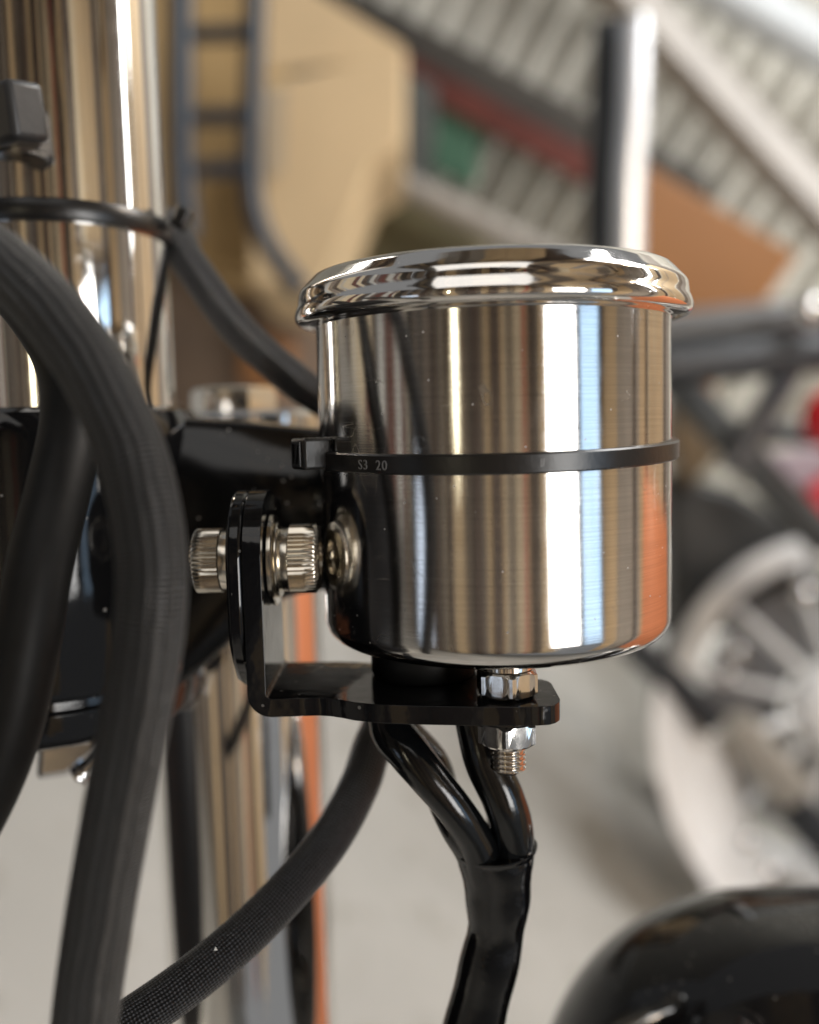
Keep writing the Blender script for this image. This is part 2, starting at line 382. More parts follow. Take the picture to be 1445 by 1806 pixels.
def tag(o, label=None, cat=None, group=None, kind=None):
    if label: o['label'] = label
    if cat: o['category'] = cat
    if group: o['group'] = group
    if kind: o['kind'] = kind
    return o
def bevel(o, wd, seg=2, ang=30):
    b = o.modifiers.new('bevel', 'BEVEL'); b.width = wd; b.segments = seg; b.limit_method = 'ANGLE'; b.angle_limit = math.radians(ang)
    b.harden_normals = False
    return o
BASE = {}
def root_g(name, base_mm, label, cat, group=None):     # an Empty at a bike part's base
    o = bpy.data.objects.new(name, None); COL.objects.link(o); o.empty_display_size = 0.01
    m = M @ Matrix.Translation(Vector(base_mm) * 0.001); o.matrix_world = m; BASE[o.name] = m
    return tag(o, label, cat, group)
def g(name, mb, mat, parent=None, smooth=35):          # a mesh given in bike millimetres
    o = bpy.data.objects.new(name, mb.mesh(name, 0.001, smooth)); COL.objects.link(o)
    o.data.materials.append(mat)
    if parent is not None:
        o.parent = parent; o.matrix_parent_inverse = BASE[parent.name].inverted()
    o.matrix_basis = M; BASE[o.name] = M
    return o
def root_w(name, base, label, cat, group=None):
    o = bpy.data.objects.new(name, None); COL.objects.link(o); o.location = base; BASE[o.name] = Matrix.Translation(base)
    return tag(o, label, cat, group)
def wobj(name, mb, mat, parent=None, smooth=35):       # a mesh given in world metres
    o = bpy.data.objects.new(name, mb.mesh(name, 1.0, smooth)); COL.objects.link(o); o.data.materials.append(mat)
    if parent is not None:
        o.parent = parent; o.matrix_parent_inverse = BASE[parent.name].inverted()
    BASE[o.name] = Matrix.Identity(4)
    return o
def U(px, py, y):                                      # a pixel of the photograph at bike depth y (mm)
    d = fw + rg * ((px - PW / 2) / FPX) - ug * ((py - PH / 2) / FPX)
    return CAM_MM + d * ((y - CAM_MM.y) / d.y)
def PY(px, py, Y):                                     # ... at world depth Y (m)
    d = wf + wr * ((px - PW / 2) / FPX) - wu * ((py - PH / 2) / FPX)
    return CAM_POS + d * (Y / d.y)
def PD(px, py, D):                                     # ... at distance D along the view (m)
    d = wf + wr * ((px - PW / 2) / FPX) - wu * ((py - PH / 2) / FPX)
    return CAM_POS + d * D

# ================================================================== the garage
floor = wobj('floor', MB().add([(-6, -6, 0), (6, -6, 0), (6, 6, 0), (-6, 6, 0)], [(0, 1, 2, 3)]), CONC); tag(floor, kind='structure')
# corrugated back wall, real corrugations
mbw = MB(); n = 1040; x0, x1 = -4.0, 4.0; pts = []
for i in range(n + 1):
    x = x0 + (x1 - x0) * i / n; ph = (x / 0.100) % 1.0
    d = 0.5 - 0.5 * math.cos(2 * PI * ph); d = min(1, max(0, (d - 0.15) / 0.7)) ** 0.8
    pts.append((x, 3.25 - 0.045 * d))
vs = []
for (x, y) in pts: vs += [(x, y, 0.0), (x, y, 3.0)]
mbw.add(vs, [(2 * i, 2 * i + 2, 2 * i + 3, 2 * i + 1) for i in range(n)])
wall = wobj('back_wall', mbw, CORR); tag(wall, kind='structure')

def wprism(name, px, Y, t, mat, parent=None, bev=0.004):
    o = wobj(name, prism([PY(a, b, Y) for a, b in px], (0, t, 0)), mat, parent, 30)
    if bev: bevel(o, bev, 2)
    return o
def dprism(name, px, D, t, mat, parent=None, bev=0.006):
    o = wobj(name, prism([PD(a, b, D) for a, b in px], wf * t), mat, parent, 30)
    if bev: bevel(o, bev, 3)
    return o
gt = wprism('wall_girt', [(380, -150), (1250, 315), (1250, 378), (380, -85)], 3.08, 0.12, DKGREY)
tag(gt, 'dark grey steel girt fixed across the corrugated wall above the red rail', 'beam')
rr = wprism('red_rail', [(400, -72), (1250, 384), (1250, 446), (400, -20)], 3.02, 0.12, REDOX)
tag(rr, 'dull red oxide rail running across the corrugated wall under the dark girt', 'rail')
wp = tag(wobj('white_pipe', tube([PY(1000, -185, 3.0), PY(1700, 235, 3.0)], 0.062, 20), WHITEST), 'thick white pipe running high along the corrugated wall', 'pipe')
# leaning square steel brace
def sqbar(name, a, b, s, mat, rot=0.6):
    d = (b - a).normalized(); r = d.cross(Vector((0, 1, 0))).normalized(); u = r.cross(d)
    c, si = math.cos(rot), math.sin(rot); r, u = r * c + u * si, u * c - r * si
    q = [a + r * x * s / 2 + u * y * s / 2 for x, y in ((-1, -1), (1, -1), (1, 1), (-1, 1))]
    o = wobj(name, prism(q, b - a), mat, None, 30); bevel(o, 0.006, 2); return o
tag(sqbar('steel_brace', PY(1010, -110, 2.55), PY(1660, 600, 2.55), 0.085, GREYST), 'square grey steel brace slanting in front of the corrugated wall', 'brace')
tag(wprism('green_panel', [(772, 165), (848, 200), (835, 330), (762, 300)], 3.05, 0.06, GREEN), 'green painted panel under the red rail beside the boxes', 'panel')
tag(dprism('olive_bag', [(690, 330), (850, 400), (880, 470), (600, 480), (640, 380)], 2.4, 0.3, OLIVE, None, 0.03), 'dark olive canvas bag lying behind the cardboard box', 'bag')
tag(wobj('grey_pipe', tube([PD(640, 290, 2.3), PD(1010, 470, 2.3)], 0.03, 16), GREYST), 'grey pipe lying over the olive bag', 'pipe')
# dark solid block put in for the shade of the gap beside the boxes
tag(dprism('dark_gap_filler', [(690, 110), (770, 150), (760, 310), (690, 330)], 2.7, 0.3, mat_simple('dark_olive', (0.06, 0.062, 0.055), 0.6)), 'dark narrow cabinet for the shaded gap between cardboard box and green panel', 'filler')
# boxes
cb = root_w('cardboard_box', PD(560, 300, 1.75), 'large tan cardboard box with its side flap standing up', 'box')
dprism('body', [(440, 152), (716, 84), (712, 246), (654, 286), (560, 520), (440, 500)], 1.75, 0.35, CARD, cb, 0.008)
dprism('flap', [(455, 128), (440, -60), (520, -40), (714, 82), (640, 108)], 1.80, 0.01, CARD, cb, 0.002)
dprism('tape', [(462, 160), (505, 150), (500, 300), (466, 320)], 1.735, 0.004, mat_simple('paper_tape', (0.40, 0.32, 0.22), 0.5), cb, 0.001)
cb2 = tag(dprism('storage_box', [(250, -60), (470, -60), (470, 470), (330, 470), (250, 400)], 2.0, 0.4, CARD2, None, 0.01), 'darker brown cardboard box behind the ladder rack', 'box')
tag(dprism('wooden_crate', [(280, 440), (600, 470), (620, 800), (280, 800)], 2.25, 0.4, mat_simple('dull_brown', (0.19, 0.135, 0.095), 0.6, 0, 0.3, 5), None, 0.01), 'dull brown wooden crate under the cardboard boxes', 'crate')
tag(dprism('orange_crate', [(430, 575), (520, 600), (490, 690), (420, 670)], 2.1, 0.1, mat_simple('dull_orange', (0.34, 0.15, 0.05), 0.6), None, 0.01), 'small dull orange carton in front of the brown crate', 'carton')
# ladder rack
lr = root_w('ladder_rack', PD(380, 460, 1.5), 'black tubular ladder rack standing before the cardboard boxes', 'rack')
wobj('post', tube(catmull([PD(318, -80, 1.5), PD(318, 120, 1.5), PD(320, 300, 1.5), PD(330, 420, 1.5)]), 0.0205, 14), BLUEBLK, lr)
wobj('post', tube(catmull([PD(452, -80, 1.5), PD(448, 100, 1.5), PD(441, 270, 1.5), PD(450, 370, 1.5), PD(478, 440, 1.5), PD(530, 510, 1.5)]), 0.017, 14), BLUEBLK, lr)
for yy in (57, 203, 296):
    wobj('rung', tube([PD(318, yy + 4, 1.5), PD(446, yy, 1.5)], 0.0135, 12), BLUEBLK, lr)
# upright posts behind the gauge
tag(wobj('chrome_post', tube(catmull([PD(1122, 40, 1.0), PD(1120, 48, 1.0), PD(1119, 60, 1.0), PD(1116, 200, 1.0), PD(1108, 330, 1.0), PD(1106, 520, 1.0)], 8), lambda t: 0.0165 * min(1, (0.2 + t * 9) ** 0.5), 24), mat_simple('satin_chrome', (0.82, 0.85, 0.9), 0.38, 0.9)), 'upright chrome tube with a rounded end behind the gauge', 'tube')
tag(wobj('black_post', tube([PD(1078, 45, 1.03), PD(1066, 250, 1.03), PD(1058, 520, 1.03)], 0.0175, 18), DARKST), 'upright black tube standing close beside the chrome tube', 'tube')
tag(dprism('orange_box', [(1120, 270), (1150, 292), (1412, 446), (1335, 560), (1120, 600)], 1.9, 0.3, ORANGE, None, 0.012), 'flat orange brown box standing behind the dark frame tubes', 'box')

# the other motorcycle at the right: frame tubes, lamp, wheel
mcy = root_w('parked_motorcycle', PD(1470, 1600, 1.8), 'parked motorcycle with black frame, red lamp and bare polished front wheel', 'motorcycle')
def bar(a, b, D, rpx, mat, name='frame_tube', nn=16, D2=None):
    D2 = D2 or D
    return wobj(name, tube([PD(*a, D), PD(*b, D2)], rpx * D / FPX, nn), mat, mcy)
bar((1160, 648), (1520, 612), 1.35, 38, DARKST)
bar((1160, 582), (1520, 545), 1.42, 30, mat_simple('grey_frame', (0.10, 0.10, 0.10), 0.3), 'handlebar')
bar((1180, 660), (1460, 960), 1.5, 32, mat_simple('grey_frame_b', (0.055, 0.06, 0.063), 0.35), 'frame_tube')
bar((1290, 830), (1400, 640), 1.45, 26, mat_simple('grey_frame_c', (0.06, 0.062, 0.07), 0.35), 'frame_tube')
bar((1300, 760), (1480, 770), 1.55, 20, DARKST, 'frame_tube')
bar((1110, 1130), (1262, 1275), 1.62, 27, DARKST, 'strut')
wobj('lever_ball', lathe([(0.0001, -0.022), (0.015, -0.016), (0.022, 0), (0.015, 0.016), (0.0001, 0.022)], 20, lambda a, b, h, c=PD(1428, 548, 1.3): tuple(c + Vector((a, b, h)))), CHROMEB, mcy, 80)
rl = wobj('tail_lamp', lathe([(0.0001, -0.05), (0.03, -0.045), (0.05, -0.02), (0.052, 0.01), (0.03, 0.04), (0.0001, 0.045)], 24, lambda a, b, h, c=PD(1478, 738, 1.45): tuple(c + Vector((a, b, h)))), RED, mcy, 80)
dprism('side_panel', [(1345, 800), (1500, 780), (1500, 960), (1440, 930)], 1.65, 0.05, PINK, mcy, 0.01)
dprism('red_trim', [(1425, 860), (1520, 800), (1520, 950), (1440, 900)], 1.60, 0.03, RED, mcy, 0.01)
dprism('engine', [(1180, 830), (1300, 860), (1470, 960), (1440, 1080), (1190, 1130)], 1.95, 0.2, mat_simple('engine_black', (0.028, 0.027, 0.024), 0.45, 0, 0.4, 12), mcy, 0.02)
dprism('exhaust_shield', [(1190, 700), (1260, 690), (1300, 770), (1220, 860), (1190, 800)], 1.9, 0.1, mat_simple('brown_metal', (0.16, 0.11, 0.06), 0.4, 0.3), mcy, 0.01)
dprism('leather_bag', [(1200, 668), (1270, 668), (1262, 712), (1215, 706)], 1.6, 0.1, ORANGE, mcy, 0.012)
# wheel, axis turned a little from the view
wc = PD(1480, 1255, 1.85); S = 1.85 / FPX
def wax(c, nrm):
    nrm = nrm.normalized(); a1 = nrm.cross(wu).normalized(); b1 = nrm.cross(a1)
    return lambda a, b, h: tuple(c + a1 * a + b1 * b + nrm * h)
wn = (-wf + wr * 0.05 + wu * 0.05)
whl = wobj('wheel', lathe([(258 * S, -0.02), (272 * S, 0.018), (300 * S, 0.022), (312 * S, 0.0), (300 * S, -0.05), (258 * S, -0.05)], 72, wax(wc, wn), True), RIM, mcy, 30)
tyre = wobj('tyre', lathe([(303 * S, -0.03), (312 * S, -0.028), (318 * S, -0.06), (308 * S, -0.10), (300 * S, -0.09)], 72, wax(wc, wn), True), TYRE, whl, 50)
hub = wobj('hub', lathe([(0.0001, 0.03), (60 * S, 0.03), (75 * S, 0.01), (75 * S, -0.05), (0.0001, -0.05)], 40, wax(wc, wn)), RIM, whl)
disc = wobj('brake_disc', lathe([(80 * S, -0.055), (225 * S, -0.055), (225 * S, -0.06), (80 * S, -0.06)], 60, wax(wc, wn), True), mat_simple('disc_steel', (0.20, 0.20, 0.20), 0.4, 0.5), whl)
wpl = wax(wc, wn)
for k, adeg in enumerate(range(0, 360, 30)):
    a = math.radians(adeg + 8)
    p0 = Vector(wpl(60 * S * math.cos(a), 60 * S * math.sin(a), 0.0)); p1 = Vector(wpl(262 * S * math.cos(a + .12), 262 * S * math.sin(a + .12), -0.01))
    wobj('spoke', tube([p0, p1], 0.009 if k % 2 else 0.012, 10), RIM, whl)
    c = Vector(wpl(258 * S * math.cos(a + .12), 258 * S * math.sin(a + .12), 0.012))
    wobj('spoke_bolt', lathe([(0.0001, -0.012), (0.009, -0.008), (0.012, 0), (0.009, 0.008), (0.0001, 0.012)], 14, lambda x, y, h, c=c: tuple(c + Vector((x, y, h)))), CHROMEB, whl, 80)
# polished mudguard blade below the rim: a curved, cupped strip
fp = [PD(1185, 1205, 1.62), PD(1215, 1315, 1.60), PD(1258, 1430, 1.60), PD(1320, 1555, 1.63), PD(1410, 1680, 1.68)]
path = catmull(fp, 8); K = len(path); mbf = MB(); vs = []; fs = []; NJ = 12
for i, p in enumerate(path):
    t = i / (K - 1); tdir = (path[min(K - 1, i + 1)] - path[max(0, i - 1)]).normalized()
    nr = ((CAM_POS - p).normalized() + (Vector((3.6, 2.5, 1.2)) - p).normalized()).normalized()
    side = tdir.cross(-nr).normalized(); out = side.cross(tdir)
    hw = 100 * S * (math.sin(PI * min(1, 0.06 + t * 1.05)) ** 0.6 if t < 0.95 else 0.45)
    for layer in (0, 1):
        for j in range(NJ + 1):
            q = (j / NJ - 0.5) * 2
            vs.append(p + side * (q * hw) + (wf * (0.005 * q * q + 0.004 * layer)))
per = 2 * (NJ + 1)
for i in range(K - 1):
    for j in range(NJ):
        a = i * per + j; fs.append((a, a + 1, a + per + 1, a + per))
        b = a + NJ + 1; fs.append((b, b + per, b + per + 1, b + 1))
    for j in (0, NJ):
        a = i * per + j; fs.append((a, a + per, a + per + NJ + 1, a + NJ + 1))
mbf.add(vs, fs)
wobj('mudguard', mbf, mat_simple('polished_alloy', (0.95, 0.94, 0.93), 0.28, 0.3, 0.06, 20, 0.15, 0.002), mcy, 80)
for (a, b, rpx, D) in ((1316, 1482, 16, 1.55), (1356, 1540, 20, 1.55), (1300, 1150, 18, 1.6), (1284, 1192, 14, 1.6), (1420, 1050, 20, 1.6)):
    wobj('bolt', lathe([(0.0001, -1), (0.7, -0.7), (1, 0), (0.7, 0.7), (0.0001, 1)], 18, lambda x, y, h, c=PD(a, b, D), k=rpx * D / FPX: tuple(c + Vector((x, y, h)) * k)), CHROMEB, mcy, 90)
bar((1290, 1275), (1400, 1400), 1.66, 38, mat_simple('fork_cover', (0.42, 0.40, 0.36), 0.35, 0.4), 'fork_leg')
bar((1380, 1400), (1520, 1560), 1.7, 34, DARKST, 'strut')

# ---- roof and side of the garage that the chrome mirrors (behind and beside the camera)
ceil = bpy.data.objects.new('ceiling', None); COL.objects.link(ceil); ceil.location = (0, 0, 0); BASE['ceiling'] = Matrix.Identity(4); tag(ceil, kind='structure')
def panel(name, az, el, dist, wd, ht, th, mat, parent, twist=0):
    m = eframe(az, el, dist, twist); mb = MB()
    vs = [m @ Vector((x * wd / 2, y * ht / 2, z)) for x in (-1, 1) for y in (-1, 1) for z in (-th, 0)]
    mb.add(vs, [(0, 1, 3, 2), (4, 6, 7, 5), (0, 4, 5, 1), (2, 3, 7, 6), (0, 2, 6, 4), (1, 5, 7, 3)])
    return wobj(name, mb, mat, parent, 30)
az = -36.0; kk = 0
pm = [TAN, BROWN, WARMW, TAN, GREYST, DKTIM, BROWN, DKGREY]
while az < 27:
    wdg = random.choice([1.0, 2.0, 3.5, 5.5, 7.0])
    panel('plank', az + wdg / 2, 0, 2.45, 2 * 2.45 * math.tan(math.radians(wdg / 2)) * 0.99, 3.0, 0.03, random.choice(pm), ceil, random.uniform(-1.5, 1.5)); az += wdg
for az_, wd_, mt in ((-15, 0.16, DKTIM), (-3, 0.22, DKTIM), (7, 0.05, DKTIM), (14, 0.04, REDPNT), (18, 0.10, DKTIM), (25.5, 0.16, TAN), (-33, 0.10, DKTIM)):
    panel('rafter', az_, 0, 2.2, wd_, 3.0, 0.10, mt, ceil, random.uniform(-2, 2))
az = -64.0
while az < -36:
    wdg = random.choice([0.8, 1.2, 2.0, 3.0, 4.5])
    panel('plank', az + wdg / 2, 0, 2.45, 2 * 2.45 * math.tan(math.radians(wdg / 2)) * 0.99, 3.0, 0.03, random.choice([DKTIM, DKTIM, DKGREY, BROWN, DKTIM, GREYST]), ceil, random.uniform(-1.5, 1.5)); az += wdg
az = 27.0
while az < 68:
    wdg = random.uniform(4.0, 9.0)
    panel('plank', az + wdg / 2, 27, 2.2, 2 * 2.2 * math.tan(math.radians(wdg / 2)) * 0.9, 1.25, 0.03, random.choice([TAN, TAN, WARMW, BROWN]), ceil, random.uniform(-1.5, 1.5)); az += wdg
xb = -4.0
while xb < 4.0:
    wb = random.uniform(0.10, 0.32)
    wobj('ceiling_board', boxmb((xb + wb / 2, -1.4, 2.95), wb * 0.97, 5.4, 0.03), random.choice([TAN, BROWN, BROWN, DKTIM, GREYST, TAN]), ceil, 30); xb += wb
for yb in (-3.4, -2.2, -1.0, 0.2):
    wobj('joist', boxmb((0, yb, 2.84), 8.0, 0.09, 0.16), DKTIM, ceil, 30)
side = bpy.data.objects.new('side_wall', None); COL.objects.link(side); BASE['side_wall'] = Matrix.Identity(4); tag(side, kind='structure')
az = 66.0
pm2 = [WARMW, BROWN, TAN, WARMW, DKTIM, TAN, GREYST]
while az < 138:
    wdg = random.choice([1.5, 3.0, 5.0, 7.0, 9.0])
    panel('board', az + wdg / 2, -2, 2.0, 2 * 2.0 * math.tan(math.radians(wdg / 2)) * 0.98, 3.2, 0.03, random.choice(pm2), side, random.uniform(-3, 3)); az += wdg
az = -130.0
pm3 = [DKTIM, DKTIM, WARMW, DKGREY, BROWN, DKTIM, WARMW, WHITEST, REDOX, GREYST, BLUEBLK]
while az < -58:
    wdg = random.choice([0.7, 1.0, 1.5, 2.5, 4.0])
    panel('board', az + wdg / 2, 12, 2.0, 2 * 2.0 * math.tan(math.radians(wdg / 2)) * 0.98, 1.3, 0.03, random.choice(pm3), side, random.uniform(-3, 3)); az += wdg
oc = panel('tool_cart', 117, -24, 0.9, 0.62, 0.62, 0.3, SALMON, None, 6)
tag(oc, 'bright orange painted cart beside the motorcycle, mirrored in the chrome', 'cart')

# ================================================================== the bike's front end
# ---- fuel tank, just outside the frame at the left, mirrored by the cup
vt, ft = [], []; NU_, NV_ = 48, 24
def sg(v, p): return math.copysign(abs(v) ** p, v)
for i in range(NV_ + 1):
    ph = -PI / 2 + PI * i / NV_
    for j in range(NU_):
        th0 = 2 * PI * j / NU_
        vt.append((-430 + 210 * sg(math.cos(ph), .6) * sg(math.cos(th0), .75), 10 + 175 * sg(math.cos(ph), .6) * sg(math.sin(th0), .75), -110 + 150 * sg(math.sin(ph), .6)))
for i in range(NV_):
    for j in range(NU_):
        k = (j + 1) % NU_; ft.append((i * NU_ + j, i * NU_ + k, (i + 1) * NU_ + k, (i + 1) * NU_ + j))
tag(g('fuel_tank', MB().add(vt, ft), mat_simple('tank_black', (0.006, 0.006, 0.007), 0.45, spec=0.25), None, 80), 'glossy black fuel tank behind the clamp, mirrored dark in the gauge cup', 'fuel tank')

# ---- chrome tube above the clamp
TX, TY, TR = -84.5, 36.0, 20.6
ct = lathe([(TR, 40), (TR, 60), (TR, 80), (TR, 110), (TR, 150), (TR, 190)], 128, axis_z(TX, TY, 0))
tag(g('chrome_riser_tube', ct, CHROME), 'thick polished chrome tube rising above the black clamp', 'tube')
# ---- chrome fork leg below
FX, FY, FR = -57.3, 62.0, 20.6
fl = root_g('fork_leg', (FX, FY, -180), 'chrome fork leg running down below the black clamp', 'fork leg')
g('tube', lathe([(FR, -200), (FR, -100), (FR, -30), (FR, 20)], 128, axis_z(FX, FY, 0)), CHROME, fl)
g('lower_collar', lathe([(FR + 0.05, -205), (FR + 3, -205), (FR + 3, -190), (FR + 0.05, -188)], 96, axis_z(FX, FY, 0)), CHROME, fl)

# ---- triple clamp
tc = root_g('triple_clamp', (-84, 38, -12), 'glossy black clamp casting dusted with specks holding the chrome tubes', 'clamp')
BX, BY = -92.0, 26.0
pr = [(0.01, -10.5), (31, -10.5), (33.5, -9.3), (34, -8), (34, -3.6), (33.2, -3.0), (33.2, -1.6), (34.6, -0.9), (35, 0.5), (35, 44), (34.6, 47), (33.5, 49), (31.5, 49.9), (20.8, 50.1), (0.01, 50.1)]
g('boss', lathe(pr, 128, axis_z(BX, BY, 0)), GLOSS, tc)
# the wing: one rounded casting, lofted column by column
cols = [(120, 733, 1238), (200, 732, 1236), (290, 732, 1228), (316, 733, 1219), (360, 735, 1182), (405, 738, 1140), (440, 741, 1098), (485, 746, 1064), (540, 752, 1048), (600, 758, 1042), (680, 766, 1040)]
vs, fs = [], []; NS = 0
for (cx, tp, bt) in cols:
    sec_ = []
    md = (tp + bt) / 2; hh = (bt - tp) / 2
    rec = 0.00006 * max(0, cx - 420) ** 2
    for k in range(17):
        a = -1 + 2 * k / 16
        v = math.copysign(1 - (1 - abs(a)) ** 1.6, a)
        yy = 13.5 + rec + (6.5 * max(0, -v) ** 2.2 + 2.2 * max(0, v) ** 4) + (2.2 if abs(v) > 0.985 else 0)
        sec_.append(U(cx, md + v * hh, yy))
    sec_ = [sec_[0] + Vector((0, 40, 0))] + sec_ + [sec_[-1] + Vector((0, 40, 0))]
    NS = len(sec_); vs += sec_
for i in range(len(cols) - 1):
    for k in range(NS - 1): fs.append((i * NS + k, i * NS + NS + k, i * NS + NS + k + 1, i * NS + k + 1))
    fs.append((i * NS, i * NS + NS - 1, i * NS + 2 * NS - 1, i * NS + NS))
fs.append(tuple(range(NS))); fs.append(tuple((len(cols) - 1) * NS + k for k in range(NS)))
WINGM = mat_black_gloss('black_gloss_wing', 0.13, 0.8, 0.2)
ow = g('wing', MB().add(vs, fs), WINGM, tc, 60)
sb = ow.modifiers.new('smooth', 'SUBSURF'); sb.levels = 1; sb.render_levels = 2
# the ear: a rounded plate the bracket is bolted to
def rounded_plate(xa, xb, cy, cz, R, zbot, yfront, yback, mb=None):
    poly = []
    for k in range(25):
        a = PI * k / 24
        poly.append((cy + R * math.cos(a), cz + R * math.sin(a)))
    return poly
CY, CZ, RR = -9.0, 23.7, 11.4
ear = [(CY + RR * math.cos(PI * k / 28), CZ + RR * math.sin(PI * k / 28)) for k in range(29)]
ear += [(CY - RR, 14), (CY - RR + 0.6, 11.5), (CY - RR + 2.4, 8.6), (CY - RR + 6, 4.6), (0, -1.5), (14, -7.5), (22, -8.0), (22, 16), (8, 18)]
oe = g('ear', prism([(-43.6, y, z) for y, z in ear], (2.6, 0, 0)), GLOSSB, tc, 30); bevel(oe, 0.0007, 3)

# ---- stem nut on top of the clamp, behind
sn = root_g('stem_nut', (-46, 82, 44), 'bright chrome stem nut on the clamp behind the tube', 'nut')
cx_, cy_ = U(412, 710, 78).x, 78
g('nut_body', lathe([(0.01, 55.3), (9, 55.3), (10.5, 54.6), (10.8, 53.5), (10.8, 49.2), (0.01, 49.2)], 6, axis_z(cx_, cy_, 0)), CHROME, sn, 30)
g('washer', lathe([(0.01, 49.1), (18, 49.1), (19.5, 48.0), (19.5, 44), (0.01, 44)], 64, axis_z(cx_ + 4, cy_ + 3, 0)), CHROME, sn)

# ---- knurled socket bolts
def knurled_bolt(name, x_face, direction, cy, cz, R, Lh, label):
    """x_face: where the head bears; direction +1 head grows to +x"""
    rt = root_g(name, (x_face, cy, cz), label, 'bolt')
    d = direction
    nk = 44; NA = nk * 4
    def fn(r, h, a):
        if 0.24 * Lh < abs(h) < 0.90 * Lh and r > R * 0.9:
            return r + 0.16 * (1 if math.sin(a * nk) > 0 else -1) * min(1, abs(math.sin(a * nk)) * 1.6)
        return r
    prof = [(0.01, 0), (R * 0.93, 0), (R * 0.95, 0.06 * Lh), (R * 0.95, 0.22 * Lh), (R, 0.25 * Lh), (R, 0.3 * Lh), (R, 0.6 * Lh), (R, 0.88 * Lh), (R * 0.97, 0.93 * Lh), (R * 0.88, Lh), (R * 0.52, Lh), (R * 0.50, Lh - 2.8), (0.01, Lh - 3.0)]
    prof = [(r, h * d) for r, h in prof]
    g('head', lathe(prof, NA, axis_x(x_face, cy, cz), fn=fn), BOLT, rt, 40)
    return rt
bl = knurled_bolt('socket_bolt', -36.3, 1, -9.2, 23.5, 5.55, 6.5, 'knurled socket head bolt between the bracket and the gauge cup')
for (a, b, r) in ((-37.95, -36.95, 7.6), (-36.9, -36.3, 6.3)):
    g('washer', lathe([(0.01, a), (r - 0.25, a), (r, a + 0.2), (r, b - 0.2), (r - 0.25, b), (0.01, b)], 64, axis_x(0, -9.2, 23.5)), BOLT, bl)
bl2 = knurled_bolt('socket_bolt', -44.6, -1, -9.0, 23.6, 5.15, 6.3, 'knurled socket head bolt on the clamp ear beside the dark hose')
g('washer', lathe([(0.01, -44.55), (4.6, -44.55), (4.9, -44.4), (4.9, -43.5), (0.01, -43.45)], 48, axis_x(0, -9.0, 23.6)), BOLT, bl2)

# ---- the L-shaped gauge bracket: one bent strip swept along its path, its edges following the outline
T = 2.9
stations = []                     # (x, z, nx, nz, y0, y1)   centre-line point, normal, edges
XV = -38.05 - T / 2; ZH = 3.1 - T / 2; RB = 2.3
for k in range(15):               # round top
    a = PI / 2 * (1 - k / 14); z = CZ + RR * math.sin(a); hw = max(0.35, RR * math.cos(a))
    stations.append((XV, z, 1, 0, CY - hw, CY + hw))
for z in (19, 15, 11, 8):
    stations.append((XV, z, 1, 0, CY - RR + (CZ - z) * 0.01, CY + RR))
for k in range(9):                # bend
    a = PI / 2 * k / 8
    stations.append((XV + RB - RB * math.cos(a), ZH + RB - RB * math.sin(a), math.cos(a), math.sin(a), CY - RR - 0.1 - 0.1 * k / 8, CY + RR))
hx = [(-33, -20.4, 2.4), (-30, -20.4, 2.2), (-28, -20.9, 2.0), (-26, -22.0, 1.6), (-24, -23.4, 1), (-21, -24.6, 0), (-18, -25.4, -1), (-14, -26.2, -2), (-9, -26.9, -4), (-4, -27.6, -7), (0, -28.0, -10), (3.5, -28.1, -12.0), (5.2, -27.9, -12.6), (6.2, -27.2, -13.2), (7.0, -26.0, -14.2), (7.4, -24.4, -15.8)]
for x, a, b in hx: stations.append((x, ZH, 0, 1, a, b))
vs, fs = [], []
for (x, z, nx, nz, a, b) in stations:
    for (s, y) in ((-1, a), (1, a), (1, b), (-1, b)):
        vs.append((x + nx * s * T / 2, y, z + nz * s * T / 2))
for i in range(len(stations) - 1):
    for j in range(4):
        k = (j + 1) % 4; fs.append((i * 4 + j, i * 4 + k, i * 4 + 4 + k, i * 4 + 4 + j))
fs.append((0, 1, 2, 3)); e = 4 * (len(stations) - 1); fs.append((e, e + 1, e + 2, e + 3))
ob = g('gauge_bracket', MB().add(vs, fs), GLOSSB, None, 40); bevel(ob, 0.0004, 3, 50)
tag(ob, 'glossy black L-shaped bracket carrying the gauge from the clamp', 'bracket')

# ---- the gauge
ga = root_g('gauge', (0, 0, 8.3), 'round polished steel gauge cup with rolled chrome bezel on the black bracket', 'gauge')
RC = 30.0
prof = [(0.01, 8.4), (18, 8.4), (26.2, 8.5)]
for k in range(1, 13):
    a = PI / 2 * k / 12; prof.append((26.2 + 3.8 * math.sin(a), 12.3 - 3.8 * math.cos(a)))
prof += [(RC, 15 + 3.2 * k) for k in range(0, 15)] + [(30.05, 62.5), (30.0, 64)]
g('cup', lathe(prof, 192, axis_z(0, 0, 0)), STEEL, ga, 50)
bz = [(30.05, 61.7), (30.4, 61.9), (31.1, 62.0), (32.2, 62.1), (32.95, 62.4), (33.35, 62.9), (33.45, 63.5), (33.38, 64.1), (33.2, 64.7), (32.95, 65.2), (32.8, 66.0), (32.72, 67.0), (32.5, 67.5), (32.1, 67.95), (31.5, 68.6), (30.8, 69.35), (30.25, 69.95), (29.8, 70.2), (29.3, 70.25), (28.8, 70.05), (28.4, 69.5), (28.2, 68.6), (28.2, 66.8)]
g('bezel', lathe(bz, 192, axis_z(0, 0, 0)), BEZEL, ga, 60)
bpy.data.objects['bezel'].data.polygons  # open ring
g('dial', lathe([(0.01, 66.9), (28.3, 66.9)], 96, axis_z(0, 0, 0)), GLASS, ga)
SX, SY = -0.4, -21.5
